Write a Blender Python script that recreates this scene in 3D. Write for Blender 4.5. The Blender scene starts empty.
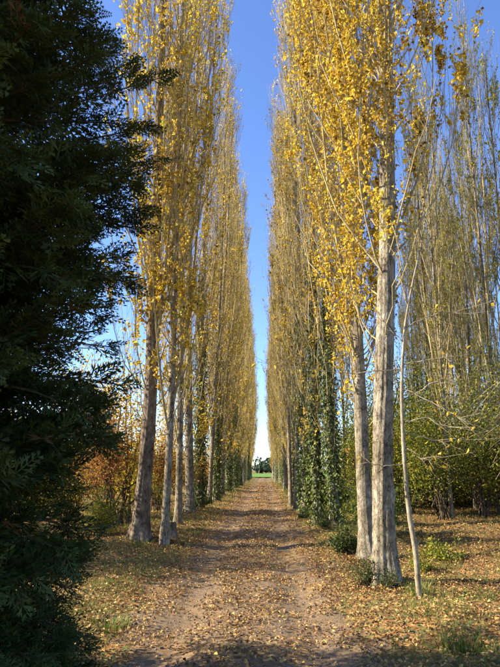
import bpy, math
import numpy as np
from mathutils import Vector, Matrix, Euler

# ------------------------------------------------------------------ camera
scene = bpy.context.scene
F, CX, CY = 539.0, 250.0, 333.5            # focal length and centre in photo pixels (500 x 667)
EYE = 1.6
PITCH, YAW = math.radians(14.2), math.radians(1.5)
cam_data = bpy.data.cameras.new('camera')
cam = bpy.data.objects.new('camera', cam_data)
scene.collection.objects.link(cam)
cam.location = (0, 0, EYE)
cam.rotation_euler = (math.radians(90) + PITCH, 0, YAW)
cam_data.sensor_fit = 'VERTICAL'
cam_data.sensor_height = 36.0
cam_data.lens = F / 667.0 * 36.0
cam_data.clip_start = 0.05
cam_data.clip_end = 3000
scene.camera = cam

# ------------------------------------------------------------------ sky and sun
SUN_AZ, SUN_EL = math.radians(-92), math.radians(31)      # azimuth from +Y, clockwise
world = bpy.data.worlds.new('World')
scene.world = world
world.use_nodes = True
wn = world.node_tree
wn.nodes.clear()
sky = wn.nodes.new('ShaderNodeTexSky')
sky.sky_type = 'NISHITA'
sky.sun_disc = False
sky.sun_elevation = SUN_EL
sky.sun_rotation = SUN_AZ
sky.altitude = 0
sky.air_density = 1.0
sky.dust_density = 0.3
sky.ozone_density = 6.0
bg = wn.nodes.new('ShaderNodeBackground')
bg.inputs['Strength'].default_value = 0.115
wo = wn.nodes.new('ShaderNodeOutputWorld')
hs = wn.nodes.new('ShaderNodeHueSaturation')
hs.inputs['Hue'].default_value = 0.509
hs.inputs['Saturation'].default_value = 1.03
wn.links.new(sky.outputs[0], hs.inputs['Color'])
wn.links.new(hs.outputs[0], bg.inputs[0])
wn.links.new(bg.outputs[0], wo.inputs[0])
sun_data = bpy.data.lights.new('sun', 'SUN')
sun_data.energy = 5.0
sun_data.angle = math.radians(0.53)
sun_data.color = (1.0, 0.90, 0.74)
sun = bpy.data.objects.new('sun', sun_data)
scene.collection.objects.link(sun)
sd = Vector((math.sin(SUN_AZ) * math.cos(SUN_EL), math.cos(SUN_AZ) * math.cos(SUN_EL), math.sin(SUN_EL)))
sun.rotation_euler = sd.to_track_quat('Z', 'Y').to_euler()
sun.location = sd * 60
vs = scene.view_settings
vs.view_transform = 'Standard'
vs.look = 'None'
vs.exposure = 1.6
vs.gamma = 1.0
vs.use_curve_mapping = False
cy = scene.cycles
cy.max_bounces = 6
cy.diffuse_bounces = 4
cy.glossy_bounces = 2
cy.transmission_bounces = 3
cy.use_denoising = True
cy.sample_clamp_indirect = 4.0

COL = scene.collection
CAM_M = Euler(cam.rotation_euler).to_matrix()


def at(px, py, Y):
    """photo pixel + known distance along the track -> point"""
    d = CAM_M @ Vector(((px - CX) / F, (CY - py) / F, -1.0))
    s = Y / d.y
    return np.array([d.x * s, Y, EYE + d.z * s])


def ground_at(px, py):
    """photo pixel -> where its ray meets the level ground"""
    d = CAM_M @ Vector(((px - CX) / F, (CY - py) / F, -1.0))
    s = -EYE / d.z
    return d.x * s, d.y * s


# ------------------------------------------------------------------ numpy mesh helpers
def smooth_noise(x, y, scale, seed):
    r = np.random.default_rng(seed)
    v = np.zeros_like(x, dtype=float)
    for k in range(7):
        a = r.uniform(0, 2 * np.pi)
        f = (2 * np.pi / scale) * r.uniform(0.55, 1.9)
        v += np.sin(f * (np.cos(a) * x + np.sin(a) * y) + r.uniform(0, 6.28))
    return v / 7 ** 0.5 / 1.1


class MB:
    """collects triangle / quad blocks, builds one mesh"""

    def __init__(self):
        self.v, self.f3, self.f4, self.t3, self.t4, self.n = [], [], [], [], [], 0

    def add(self, v, f, tone=None):
        v = np.asarray(v, dtype=np.float64).reshape(-1, 3)
        f = np.asarray(f, dtype=np.int64)
        if len(f) == 0:
            return
        t = np.zeros(len(f)) if tone is None else np.broadcast_to(np.asarray(tone, float), (len(f),))
        if f.shape[1] == 3:
            self.f3.append(f + self.n); self.t3.append(t)
        else:
            self.f4.append(f + self.n); self.t4.append(t)
        self.v.append(v)
        self.n += len(v)

    def mesh(self, name, mat, smooth=False):
        v = np.concatenate(self.v)
        f3 = np.concatenate(self.f3) if self.f3 else np.zeros((0, 3), int)
        f4 = np.concatenate(self.f4) if self.f4 else np.zeros((0, 4), int)
        tone = np.concatenate(self.t3 + self.t4)
        me = bpy.data.meshes.new(name)
        me.vertices.add(len(v))
        me.vertices.foreach_set('co', v.astype(np.float32).ravel())
        loops = np.concatenate([f3.ravel(), f4.ravel()]).astype(np.int32)
        me.loops.add(len(loops))
        me.loops.foreach_set('vertex_index', loops)
        nf = len(f3) + len(f4)
        me.polygons.add(nf)
        st = np.concatenate([np.arange(len(f3)) * 3, len(f3) * 3 + np.arange(len(f4)) * 4]).astype(np.int32)
        me.polygons.foreach_set('loop_start', st)
        me.update(calc_edges=True)
        me.polygons.foreach_set('use_smooth', np.full(nf, smooth))
        a = me.attributes.new('tone', 'FLOAT', 'FACE')
        a.data.foreach_set('value', tone.astype(np.float32))
        me.materials.append(mat)
        me.validate()
        return me


def obj(name, data, parent=None, **props):
    o = bpy.data.objects.new(name, data)
    COL.objects.link(o)
    o.parent = parent
    for k, v in props.items():
        o[k] = v
    return o


def empty(name, loc=(0, 0, 0), rz=0.0, sc=1.0, **props):
    o = obj(name, None, None, **props)
    o.location = loc
    o.rotation_euler = (0, 0, rz)
    o.scale = (sc, sc, sc) if np.isscalar(sc) else sc
    o.empty_display_size = 0.3
    return o


def norm(a):
    return a / np.maximum(np.linalg.norm(a, axis=-1, keepdims=True), 1e-9)


def tubes(mb, P, R, sides, tone=None, cap=False):
    """P (N,K,3) centre lines, R (N,K) radii"""
    N, K, _ = P.shape
    T = norm(np.gradient(P, axis=1))
    ref = np.where(np.abs(T[..., :1]) > 0.9, np.array([0., 1., 0.]), np.array([1., 0., 0.]))
    U = norm(np.cross(T, ref))
    V = np.cross(T, U)
    ang = np.arange(sides) * 2 * np.pi / sides
    ring = (P[:, :, None] + R[:, :, None, None] * (U[:, :, None] * np.cos(ang)[:, None] + V[:, :, None] * np.sin(ang)[:, None]))
    idx = np.arange(N * K * sides).reshape(N, K, sides)
    a = idx[:, :-1]; b = idx[:, 1:]
    f = np.stack([a, np.roll(a, -1, 2), np.roll(b, -1, 2), b], -1).reshape(-1, 4)
    t = None
    if tone is not None:
        t = np.repeat(np.broadcast_to(tone, (N,)), (K - 1) * sides)
    mb.add(ring, f, t)


def leaves(mb, C, D, Nn, L, W, tone, fold=0.25):
    """folded four-cornered leaves: centres C, tip direction D, face normal Nn"""
    n = len(C)
    D = norm(D)
    S = norm(np.cross(D, Nn))
    Nn = np.cross(S, D)
    L = np.broadcast_to(L, (n,))[:, None]; W = np.broadcast_to(W, (n,))[:, None]
    b = C - D * L * 0.5
    t = C + D * L * 0.5
    m = C - D * L * 0.08 + Nn * W * fold
    l = m + S * W * 0.5; r = m - S * W * 0.5
    v = np.stack([b, l, t, r], 1).reshape(-1, 3)
    i = np.arange(n)[:, None] * 4
    f = np.concatenate([i + np.array([0, 1, 2]), i + np.array([0, 2, 3])], 1).reshape(-1, 3)
    mb.add(v, f, np.repeat(np.broadcast_to(tone, (n,)), 2))


def interp(P, idx, t):
    K = P.shape[1]
    x = np.clip(t, 0, 0.9999) * (K - 1)
    k = x.astype(int)
    w = (x - k)[:, None]
    return P[idx, k] * (1 - w) + P[idx, k + 1] * w


def rdir(rng, n):
    return norm(rng.normal(size=(n, 3)))


# ------------------------------------------------------------------ materials
def new_mat(name):
    m = bpy.data.materials.new(name)
    m.use_nodes = True
    nt = m.node_tree
    nt.nodes.clear()
    return m, nt, nt.nodes, nt.links


def ramp(N, stops):
    r = N.new('ShaderNodeValToRGB')
    e = r.color_ramp.elements
    while len(e) < len(stops):
        e.new(0.5)
    for i, (p, c) in enumerate(stops):
        e[i].position = p
        e[i].color = (*c, 1)
    return r


def leaf_mat(name, stops, transl=0.4, rough=0.55, spec=0.25):
    m, nt, N, Lk = new_mat(name)
    at_ = N.new('ShaderNodeAttribute'); at_.attribute_name = 'tone'
    r = ramp(N, stops)
    Lk.new(at_.outputs['Fac'], r.inputs[0])
    p = N.new('ShaderNodeBsdfPrincipled')
    p.inputs['Roughness'].default_value = rough
    p.inputs['Specular IOR Level'].default_value = spec
    Lk.new(r.outputs[0], p.inputs['Base Color'])
    t = N.new('ShaderNodeBsdfTranslucent')
    Lk.new(r.outputs[0], t.inputs[0])
    mx = N.new('ShaderNodeMixShader'); mx.inputs[0].default_value = transl
    Lk.new(p.outputs[0], mx.inputs[1]); Lk.new(t.outputs[0], mx.inputs[2])
    o = N.new('ShaderNodeOutputMaterial')
    Lk.new(mx.outputs[0], o.inputs[0])
    return m


def bark_mat(name, pale, mid, dark, vscale=1.0, bump=0.5):
    """mottled bark: isotropic pale blotches over brown grey, cut by a network of long dark fissures"""
    m, nt, N, Lk = new_mat(name)
    tc = N.new('ShaderNodeTexCoord')

    def noise(scale, sx, sz, detail, rough=0.6):
        mp = N.new('ShaderNodeMapping'); mp.inputs['Scale'].default_value = (sx * vscale, sx * vscale, sz * vscale)
        Lk.new(tc.outputs['Object'], mp.inputs[0])
        n = N.new('ShaderNodeTexNoise'); n.inputs['Scale'].default_value = scale
        n.inputs['Detail'].default_value = detail; n.inputs['Roughness'].default_value = rough
        Lk.new(mp.outputs[0], n.inputs['Vector'])
        return n
    blot = noise(4.2, 1.6, 1.0, 8, 0.72)
    fine = noise(30, 1.0, 0.45, 5, 0.7)
    big = noise(1.1, 1.0, 0.7, 4)
    warp = noise(5, 1.0, 0.6, 3)
    # fissures
    wm = N.new('ShaderNodeMixRGB'); wm.blend_type = 'ADD'; wm.inputs[0].default_value = 0.22
    Lk.new(tc.outputs['Object'], wm.inputs[1]); Lk.new(warp.outputs['Color'], wm.inputs[2])
    mpv = N.new('ShaderNodeMapping'); mpv.inputs['Scale'].default_value = (17 * vscale, 17 * vscale, 4.2 * vscale)
    Lk.new(wm.outputs[0], mpv.inputs[0])
    vo = N.new('ShaderNodeTexVoronoi'); vo.feature = 'DISTANCE_TO_EDGE'; vo.inputs['Scale'].default_value = 1.0
    Lk.new(mpv.outputs[0], vo.inputs['Vector'])
    crack = ramp(N, [(0.0, (0, 0, 0)), (0.11, (1, 1, 1))])
    cn = N.new('ShaderNodeMath'); cn.operation = 'MULTIPLY_ADD'; cn.inputs[1].default_value = 0.5; cn.inputs[2].default_value = -0.19
    Lk.new(blot.outputs[0], cn.inputs[0])
    ca = N.new('ShaderNodeMath'); ca.operation = 'ADD'
    Lk.new(cn.outputs[0], ca.inputs[0]); Lk.new(vo.outputs['Distance'], ca.inputs[1])
    Lk.new(ca.outputs[0], crack.inputs[0])
    r1 = ramp(N, [(0.36, dark), (0.46, mid), (0.53, mid), (0.60, pale)])
    Lk.new(blot.outputs[0], r1.inputs[0])
    fm_ = N.new('ShaderNodeMixRGB'); fm_.blend_type = 'MULTIPLY'; fm_.inputs[0].default_value = 0.8
    fr = ramp(N, [(0.3, (0.45, 0.42, 0.38)), (0.62, (1, 1, 1))])
    Lk.new(fine.outputs[0], fr.inputs[0]); Lk.new(r1.outputs[0], fm_.inputs[1]); Lk.new(fr.outputs[0], fm_.inputs[2])
    br = ramp(N, [(0.38, (0.5, 0.48, 0.38)), (0.6, (1, 1, 1))])
    Lk.new(big.outputs[0], br.inputs[0])
    bm_ = N.new('ShaderNodeMixRGB'); bm_.blend_type = 'MULTIPLY'; bm_.inputs[0].default_value = 0.75
    Lk.new(fm_.outputs[0], bm_.inputs[1]); Lk.new(br.outputs[0], bm_.inputs[2])
    ck = N.new('ShaderNodeMixRGB'); ck.inputs[1].default_value = (*[0.8 * c for c in dark], 1)
    Lk.new(crack.outputs[0], ck.inputs[0]); Lk.new(bm_.outputs[0], ck.inputs[2])
    p = N.new('ShaderNodeBsdfPrincipled'); p.inputs['Roughness'].default_value = 0.9
    p.inputs['Specular IOR Level'].default_value = 0.15
    Lk.new(ck.outputs[0], p.inputs['Base Color'])
    if bump > 0:
        ad = N.new('ShaderNodeMath'); ad.operation = 'ADD'
        Lk.new(crack.outputs[0], ad.inputs[0]); Lk.new(fine.outputs[0], ad.inputs[1])
        b = N.new('ShaderNodeBump'); b.inputs['Strength'].default_value = bump; b.inputs['Distance'].default_value = 0.022
        Lk.new(ad.outputs[0], b.inputs['Height']); Lk.new(b.outputs[0], p.inputs['Normal'])
    o = N.new('ShaderNodeOutputMaterial'); Lk.new(p.outputs[0], o.inputs[0])
    return m


def ground_mat(name, kind):
    m, nt, N, Lk = new_mat(name)
    tc = N.new('ShaderNodeTexCoord')
    big = N.new('ShaderNodeTexNoise'); big.inputs['Scale'].default_value = 0.7; big.inputs['Detail'].default_value = 5
    Lk.new(tc.outputs['Object'], big.inputs['Vector'])
    fine = N.new('ShaderNodeTexNoise'); fine.inputs['Scale'].default_value = 22; fine.inputs['Detail'].default_value = 6
    fine.inputs['Roughness'].default_value = 0.7
    Lk.new(tc.outputs['Object'], fine.inputs['Vector'])
    vor = N.new('ShaderNodeTexVoronoi'); vor.inputs['Scale'].default_value = 15
    vor.inputs['Randomness'].default_value = 1.0
    Lk.new(tc.outputs['Object'], vor.inputs['Vector'])
    hsv = N.new('ShaderNodeSeparateColor'); Lk.new(vor.outputs['Color'], hsv.inputs[0])
    if kind == 'track':
        r = ramp(N, [(0.3, (0.10, 0.068, 0.038)), (0.5, (0.19, 0.13, 0.075)), (0.72, (0.29, 0.205, 0.125))])
        lr = ramp(N, [(0.0, (0.16, 0.085, 0.035)), (0.5, (0.30, 0.18, 0.07)), (1.0, (0.22, 0.14, 0.07))])
        cover = (0.48, 0.62)
    elif kind == 'verge':
        r = ramp(N, [(0.3, (0.07, 0.055, 0.022)), (0.48, (0.13, 0.115, 0.042)), (0.68, (0.15, 0.165, 0.045))])
        lr = ramp(N, [(0.0, (0.10, 0.05, 0.02)), (0.45, (0.30, 0.17, 0.06)), (0.75, (0.22, 0.10, 0.035)), (1.0, (0.40, 0.26, 0.09))])
        cover = (0.30, 0.52)
    else:
        r = ramp(N, [(0.3, (0.09, 0.16, 0.03)), (0.7, (0.15, 0.25, 0.045))])
        lr = ramp(N, [(0.0, (0.10, 0.19, 0.035)), (1.0, (0.14, 0.22, 0.045))])
        cover = (0.4, 0.6)
    Lk.new(fine.outputs[0], r.inputs[0])
    Lk.new(hsv.outputs[0], lr.inputs[0])
    cr = ramp(N, [(cover[0], (0, 0, 0)), (cover[1], (1, 1, 1))])
    Lk.new(big.outputs[0], cr.inputs[0])
    # voronoi leaf speckle only where the cell is chosen
    ch = N.new('ShaderNodeMath'); ch.operation = 'GREATER_THAN'; ch.inputs[1].default_value = 0.45
    Lk.new(hsv.outputs[1], ch.inputs[0])
    mu = N.new('ShaderNodeMath'); mu.operation = 'MULTIPLY'
    Lk.new(ch.outputs[0], mu.inputs[0]); Lk.new(cr.outputs[0], mu.inputs[1])
    mix = N.new('ShaderNodeMixRGB')
    Lk.new(mu.outputs[0], mix.inputs[0]); Lk.new(r.outputs[0], mix.inputs[1]); Lk.new(lr.outputs[0], mix.inputs[2])
    p = N.new('ShaderNodeBsdfPrincipled'); p.inputs['Roughness'].default_value = 0.95
    p.inputs['Specular IOR Level'].default_value = 0.1
    Lk.new(mix.outputs[0], p.inputs['Base Color'])
    ad = N.new('ShaderNodeMath'); ad.operation = 'ADD'
    Lk.new(fine.outputs[0], ad.inputs[0]); Lk.new(hsv.outputs[2], ad.inputs[1])
    b = N.new('ShaderNodeBump'); b.inputs['Strength'].default_value = 0.55; b.inputs['Distance'].default_value = 0.025
    Lk.new(ad.outputs[0], b.inputs['Height']); Lk.new(b.outputs[0], p.inputs['Normal'])
    o = N.new('ShaderNodeOutputMaterial'); Lk.new(p.outputs[0], o.inputs[0])
    return m


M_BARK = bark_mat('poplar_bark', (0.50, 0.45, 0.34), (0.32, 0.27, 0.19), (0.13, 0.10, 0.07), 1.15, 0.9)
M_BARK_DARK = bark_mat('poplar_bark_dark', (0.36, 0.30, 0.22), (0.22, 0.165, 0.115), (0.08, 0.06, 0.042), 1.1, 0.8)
M_TWIG = bark_mat('twig_bark', (0.54, 0.44, 0.24), (0.45, 0.36, 0.18), (0.32, 0.245, 0.115), 1.0, 0.0)
M_PALE = bark_mat('pale_bark', (0.50, 0.44, 0.32), (0.38, 0.32, 0.22), (0.16, 0.12, 0.08), 1.4, 0.2)
M_WOOD = bark_mat('wood_bark', (0.36, 0.31, 0.22), (0.24, 0.20, 0.135), (0.08, 0.06, 0.045), 1.4, 0.3)
M_STEM = bark_mat('shrub_bark', (0.20, 0.15, 0.09), (0.13, 0.095, 0.06), (0.06, 0.045, 0.03), 2.0, 0.2)
M_POP = leaf_mat('poplar_leaf', [(0.0, (0.13, 0.075, 0.018)), (0.2, (0.24, 0.14, 0.022)), (0.38, (0.48, 0.29, 0.025)),
                                 (0.62, (0.70, 0.48, 0.035)), (0.88, (0.80, 0.61, 0.08)), (1.0, (0.38, 0.37, 0.05))], 0.45)
M_IVY = leaf_mat('ivy_leaf', [(0.0, (0.025, 0.04, 0.012)), (0.5, (0.075, 0.105, 0.022)), (1.0, (0.20, 0.21, 0.04))], 0.25, 0.6, 0.2)
M_GREEN = leaf_mat('understorey_leaf', [(0.0, (0.05, 0.085, 0.014)), (0.45, (0.12, 0.165, 0.02)), (0.8, (0.25, 0.26, 0.03)), (1.0, (0.42, 0.33, 0.035))], 0.4)
M_LIME = leaf_mat('yellowing_leaf', [(0.0, (0.14, 0.17, 0.022)), (0.5, (0.31, 0.29, 0.03)), (1.0, (0.52, 0.39, 0.04))], 0.5)
M_RED = leaf_mat('russet_leaf', [(0.0, (0.15, 0.05, 0.02)), (0.4, (0.36, 0.15, 0.045)), (0.7, (0.46, 0.25, 0.05)), (1.0, (0.28, 0.22, 0.04))], 0.45)
M_CON = leaf_mat('conifer_leaf', [(0.0, (0.026, 0.035, 0.010)), (0.55, (0.045, 0.066, 0.015)), (0.95, (0.08, 0.105, 0.024)), (1.0, (0.18, 0.11, 0.045))], 0.12, 0.6, 0.2)
M_LIT = leaf_mat('fallen_leaf', [(0.0, (0.085, 0.045, 0.022)), (0.3, (0.22, 0.115, 0.045)), (0.6, (0.38, 0.225, 0.085)), (0.85, (0.50, 0.33, 0.115)), (1.0, (0.58, 0.42, 0.11))], 0.15, 0.7, 0.15)
M_GRASS = leaf_mat('grass_blade', [(0.0, (0.08, 0.115, 0.02)), (0.5, (0.17, 0.20, 0.035)), (1.0, (0.36, 0.31, 0.10))], 0.35)
M_FAR = leaf_mat('far_leaf', [(0.0, (0.03, 0.05, 0.03)), (0.6, (0.05, 0.075, 0.035)), (1.0, (0.16, 0.13, 0.04))], 0.2)
M_TRACK = ground_mat('dirt_track', 'track')
M_VERGE = ground_mat('woodland_floor', 'verge')
M_FIELD = ground_mat('green_field', 'field')

# ------------------------------------------------------------------ ground
TL, TR = -1.58, 1.02      # track edges
TC = 0.5 * (TL + TR)
TRACK_END = 112.0


def height(x, y):
    x = np.asarray(x, float); y = np.asarray(y, float)
    out = np.maximum(np.maximum(TL - x, x - TR), 0)
    h = 0.10 * (1 - np.exp(-out / 0.6))
    h = h + (0.028 * smooth_noise(x, y, 1.6, 3) + 0.05 * smooth_noise(x, y, 6.0, 4)) * np.clip(out / 0.8, 0.12, 1)
    for c in (TC - 0.68, TC + 0.70):
        h = h - 0.045 * np.exp(-((x - c - 0.08 * np.sin(y * 0.35)) / 0.28) ** 2)
    h = h + 0.022 * smooth_noise(x, y, 0.9, 5) * 0.5
    return h


def ground_grid(xs, ys, dz=0.0, edge=None):
    X, Y = np.meshgrid(xs, ys)
    Z = height(X, Y) + dz
    if edge is not None:
        Z = Z + edge(X, Y)
    v = np.stack([X, Y, Z], -1).reshape(-1, 3)
    nx, ny = len(xs), len(ys)
    i = np.arange(nx * ny).reshape(ny, nx)
    f = np.stack([i[:-1, :-1], i[:-1, 1:], i[1:, 1:], i[1:, :-1]], -1).reshape(-1, 4)
    return v, f


xs = np.concatenate([[-900, -400, -200, -100, -60], np.arange(-40, -8, 1.5), np.arange(-8, 10, 0.15), np.arange(10, 41, 1.5), [60, 100, 200, 400, 900]])
ys = np.concatenate([[-300, -120, -60, -30, -15], np.arange(-8, 2.5, 0.5), np.arange(2.5, 22, 0.16), np.arange(22, 60, 0.5), np.arange(60, 125, 1.5), [140, 170, 220, 300, 500, 900, 1800]])
mb = MB(); mb.add(*ground_grid(xs, ys))
obj('ground', mb.mesh('ground', M_VERGE, True), kind='structure', label='woodland floor of soil, grass and fallen leaves')

txs = np.concatenate([[TL - 0.5], np.arange(TL - 0.4, TR + 0.41, 0.07), [TR + 0.5]])
tys = np.concatenate([np.arange(-12, 2.5, 0.4), np.arange(2.5, 24, 0.1), np.arange(24, 60, 0.4), np.arange(60, TRACK_END, 1.2)])


def track_edge(X, Y):
    w = 0.22 * smooth_noise(X * 0.3, Y, 1.5, 21)
    o = np.maximum(TL - X, X - TR) + w + 0.12 * smooth_noise(X, Y, 0.5, 22)
    return -0.03 * np.clip((o + 0.12) / 0.2, 0, 1.6)


mb = MB(); mb.add(*ground_grid(txs, tys, 0.012, track_edge))
obj('track', mb.mesh('track', M_TRACK, True), kind='structure', label='straight dirt track with two wheel ruts')

fx = np.array([-160, -80, -40, -20, 0, 20, 40, 80, 160.])
fy = np.linspace(TRACK_END + 3, 238, 16)
mb = MB(); mb.add(*ground_grid(fx, fy, 0.16))
obj('field', mb.mesh('field', M_FIELD, True), kind='structure', label='open green field past the end of the avenue')

# ------------------------------------------------------------------ poplar builder
def make_trunk(axis, H, r0, sides, rings, rng, flare=0.9, rough=0.02, top=0.012):
    zz = H * np.linspace(0, 1, rings) ** 1.25
    c = axis(zz)
    ang = np.linspace(0, 2 * np.pi, sides, endpoint=False)
    r = (r0 - top) * (1 - zz / H) ** 0.9 + top
    ph = rng.uniform(0, 6.28, 4)
    lob = 0.5 + 0.5 * np.sin(5 * ang + ph[0]) * 0.6 + 0.25 * np.sin(3 * ang + ph[1])
    fl = 1 + flare * np.exp(-zz[:, None] / 0.32) * (0.35 + 0.65 * lob[None])
    ridges = 1 + rough * (np.sin(9 * ang + ph[2] + 2.0 * np.sin(zz[:, None] * 1.7)) + np.sin(14 * ang + ph[3] + 3 * np.sin(zz[:, None] * 1.1 + 1)))
    ridges = ridges + rough * 2.0 * rng.normal(size=(rings, sides)) * 0.2
    if sides >= 40:                                   # furrowed bark, knots and burrs
        fur = np.zeros((rings, sides))
        for kk in range(6):
            nn = int(rng.integers(9, 27)); q = rng.uniform(0, 6.28, 3)
            fur += np.abs(np.sin(0.5 * nn * 2 * ang[None] + q[0] + 1.6 * np.sin(zz[:, None] * rng.uniform(2.5, 7) + q[1]) + 0.9 * np.sin(zz[:, None] * rng.uniform(9, 16) + q[2])))
        ridges = ridges + 0.011 * (fur - fur.mean())
        for kk in range(16):
            az_, zk = rng.uniform(0, 6.28), rng.uniform(0.5, 9)
            da = np.angle(np.exp(1j * (ang - az_)))[None]
            ridges = ridges + rng.uniform(0.08, 0.2) * np.exp(-(da / 0.33) ** 2 - ((zz[:, None] - zk) / rng.uniform(0.05, 0.11)) ** 2)
    rr = r[:, None] * fl * ridges
    v = np.stack([c[:, None, 0] + rr * np.cos(ang), c[:, None, 1] + rr * np.sin(ang), np.repeat(zz[:, None] - 0.12 * (np.arange(rings) == 0)[:, None], sides, 1)], -1)
    i = np.arange(rings * sides).reshape(rings, sides)
    f = np.stack([i[:-1], np.roll(i, -1, 1)[:-1], np.roll(i, -1, 1)[1:], i[1:]], -1).reshape(-1, 4)
    return v, f


def poplar(seed, H=26.0, r0=0.2, axis=None, nb=130, n2=11, n3=5, nleaf=9000, z0=2.6, rmax=1.5, leaf=0.07, tw=1.0,
           sides=12, rings=44, ncod=4, low_boost=0.0, tone_mu=0.55, bark=None, z_low_frac=0.0, rough=0.02, flare=0.9, leaf_top=99.0, leaf_mat_=None):
    """returns meshes (trunk, branches, crown) of one columnar poplar standing on z = 0"""
    rng = np.random.default_rng(seed)
    if axis is None:
        pa = rng.uniform(0, 6.28, 4); am = rng.uniform(0.05, 0.16, 2)

        def axis(z):
            return np.stack([am[0] * (np.sin(z * 0.23 + pa[0]) - np.sin(pa[0])), am[1] * (np.sin(z * 0.19 + pa[1]) - np.sin(pa[1])), z], -1)
    tm = MB(); tm.add(*make_trunk(axis, H, r0, sides, rings, rng, flare, rough))
    trunk = tm.mesh('poplar_trunk', bark or M_BARK, True)

    def rc(z):
        u = np.clip(z / H, 0, 1.05)
        return rmax * np.clip(np.minimum(0.30 + u * 2.6, 1.0) * np.minimum(1.0, (1.06 - u) * 2.1), 0.08, 1)
    zb = z0 + (H * 0.95 - z0) * rng.random(nb) ** 0.95
    zb[:int(nb * z_low_frac)] = rng.uniform(z0, z0 + 4, int(nb * z_low_frac))
    L = rng.uniform(2.0, 6.0, nb) * (1.15 - 0.6 * zb / H)
    L = L * np.clip(zb / 5.5, 0.35, 1)
    cod = slice(nb - ncod, nb)
    zb[cod] = rng.uniform(z0, 0.35 * H, ncod); L[cod] = rng.uniform(8, 13, ncod)
    L = np.minimum(L, H + 0.8 - zb)
    az = np.arange(nb) * 2.39996 + rng.normal(0, 0.4, nb)
    reach = rc(zb + 0.6 * L) * rng.uniform(0.4, 1.0, nb) ** 0.8
    K = 8
    t = np.linspace(0, 1, K)
    rad = reach[:, None] * (1 - (1 - t) ** 2.1)
    a = az[:, None] + 0.25 * np.sin(t * 3 + rng.uniform(0, 6, nb)[:, None]) * t
    z = zb[:, None] + L[:, None] * t ** 1.12
    base = axis(np.minimum(z, H).ravel()).reshape(nb, K, 3)
    P = np.stack([base[..., 0] + rad * np.cos(a), base[..., 1] + rad * np.sin(a), z], -1)
    P += rng.normal(0, 0.02, P.shape) * (t[:, None] > 0.05)
    rb = (0.006 + 0.0026 * L) * tw ** 0.5
    rb[cod] *= 0.95
    R = rb[:, None] * (1 - 0.86 * t) + 0.003
    bm = MB(); tubes(bm, P, R, 5)
    # second order
    N2 = nb * n2
    i1 = rng.choice(nb, N2, p=(L / L.sum()))
    t1 = rng.uniform(0.12, 0.98, N2)
    S = interp(P, i1, t1)
    a2 = az[i1] + rng.normal(0, 1.3, N2)
    r2 = rng.uniform(0.10, 0.48, N2); L2 = rng.uniform(0.6, 2.0, N2)
    K2 = 4; tt = np.linspace(0, 1, K2)
    rr = r2[:, None] * (1 - (1 - tt) ** 1.9)
    P2 = S[:, None] + np.stack([rr * np.cos(a2)[:, None], rr * np.sin(a2)[:, None], L2[:, None] * tt ** 1.1], -1)
    R2 = (0.0062 * tw) * (1 - 0.65 * tt)[None] * rng.uniform(0.7, 1.3, N2)[:, None]
    tubes(bm, P2, R2, 3)
    # third order
    N3 = N2 * n3
    i2 = rng.integers(0, N2, N3)
    t2 = rng.uniform(0.1, 1.0, N3)
    S3 = interp(P2, i2, t2)
    a3 = rng.uniform(0, 6.28, N3); r3 = rng.uniform(0.03, 0.26, N3); L3 = rng.uniform(0.2, 0.75, N3)
    K3 = 2; t3 = np.linspace(0, 1, K3)
    rr3 = r3[:, None] * (1 - (1 - t3) ** 1.8)
    P3 = S3[:, None] + np.stack([rr3 * np.cos(a3)[:, None], rr3 * np.sin(a3)[:, None], L3[:, None] * t3], -1)
    R3 = (0.0039 * tw) * (1 - 0.6 * t3)[None] * np.ones((N3, 1))
    tubes(bm, P3, R3, 3)
    branches = bm.mesh('poplar_branches', M_TWIG, False)
    # leaves: kept in clumps, some branches nearly bare
    w1 = 0.12 + rng.random(nb) ** 1.8
    w = w1[i1[i2]] * (0.3 + rng.random(N2) ** 1.5)[i2]
    zt = P3[:, -1, 2]
    w = w * (1 + low_boost * np.exp(-np.maximum(zt - z0, 0) / 3.0)) * (zt < leaf_top)
    ncl = nleaf // 3
    i3 = np.repeat(rng.choice(N3, ncl, p=w / w.sum()), 3)
    i3 = np.concatenate([i3, i3[:nleaf - len(i3)]])
    C = interp(P3, i3, np.clip(np.repeat(rng.uniform(0.2, 1.0, ncl + 1), 3)[:nleaf] + rng.normal(0, 0.12, nleaf), 0, 1)) + rng.normal(0, 0.03, (nleaf, 3))
    D = rdir(rng, nleaf) * 0.9 + np.array([0, 0, -0.55])
    Nn = rdir(rng, nleaf)
    Ls = leaf * np.clip(np.exp(rng.normal(-0.08, 0.3, nleaf)), 0.4, 1.7)
    bt = rng.normal(0, 0.12, nb)[i1[i2[i3]]]
    tone = np.clip(rng.normal(tone_mu, 0.24, nleaf) + bt, 0, 1)
    fold_ = 0.3
    cm = MB(); leaves(cm, C, D, Nn, Ls, Ls * rng.uniform(0.75, 1.0, nleaf), tone)
    crown = cm.mesh('poplar_leaves', leaf_mat_ or M_POP, False)
    return trunk, branches, crown, axis


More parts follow.
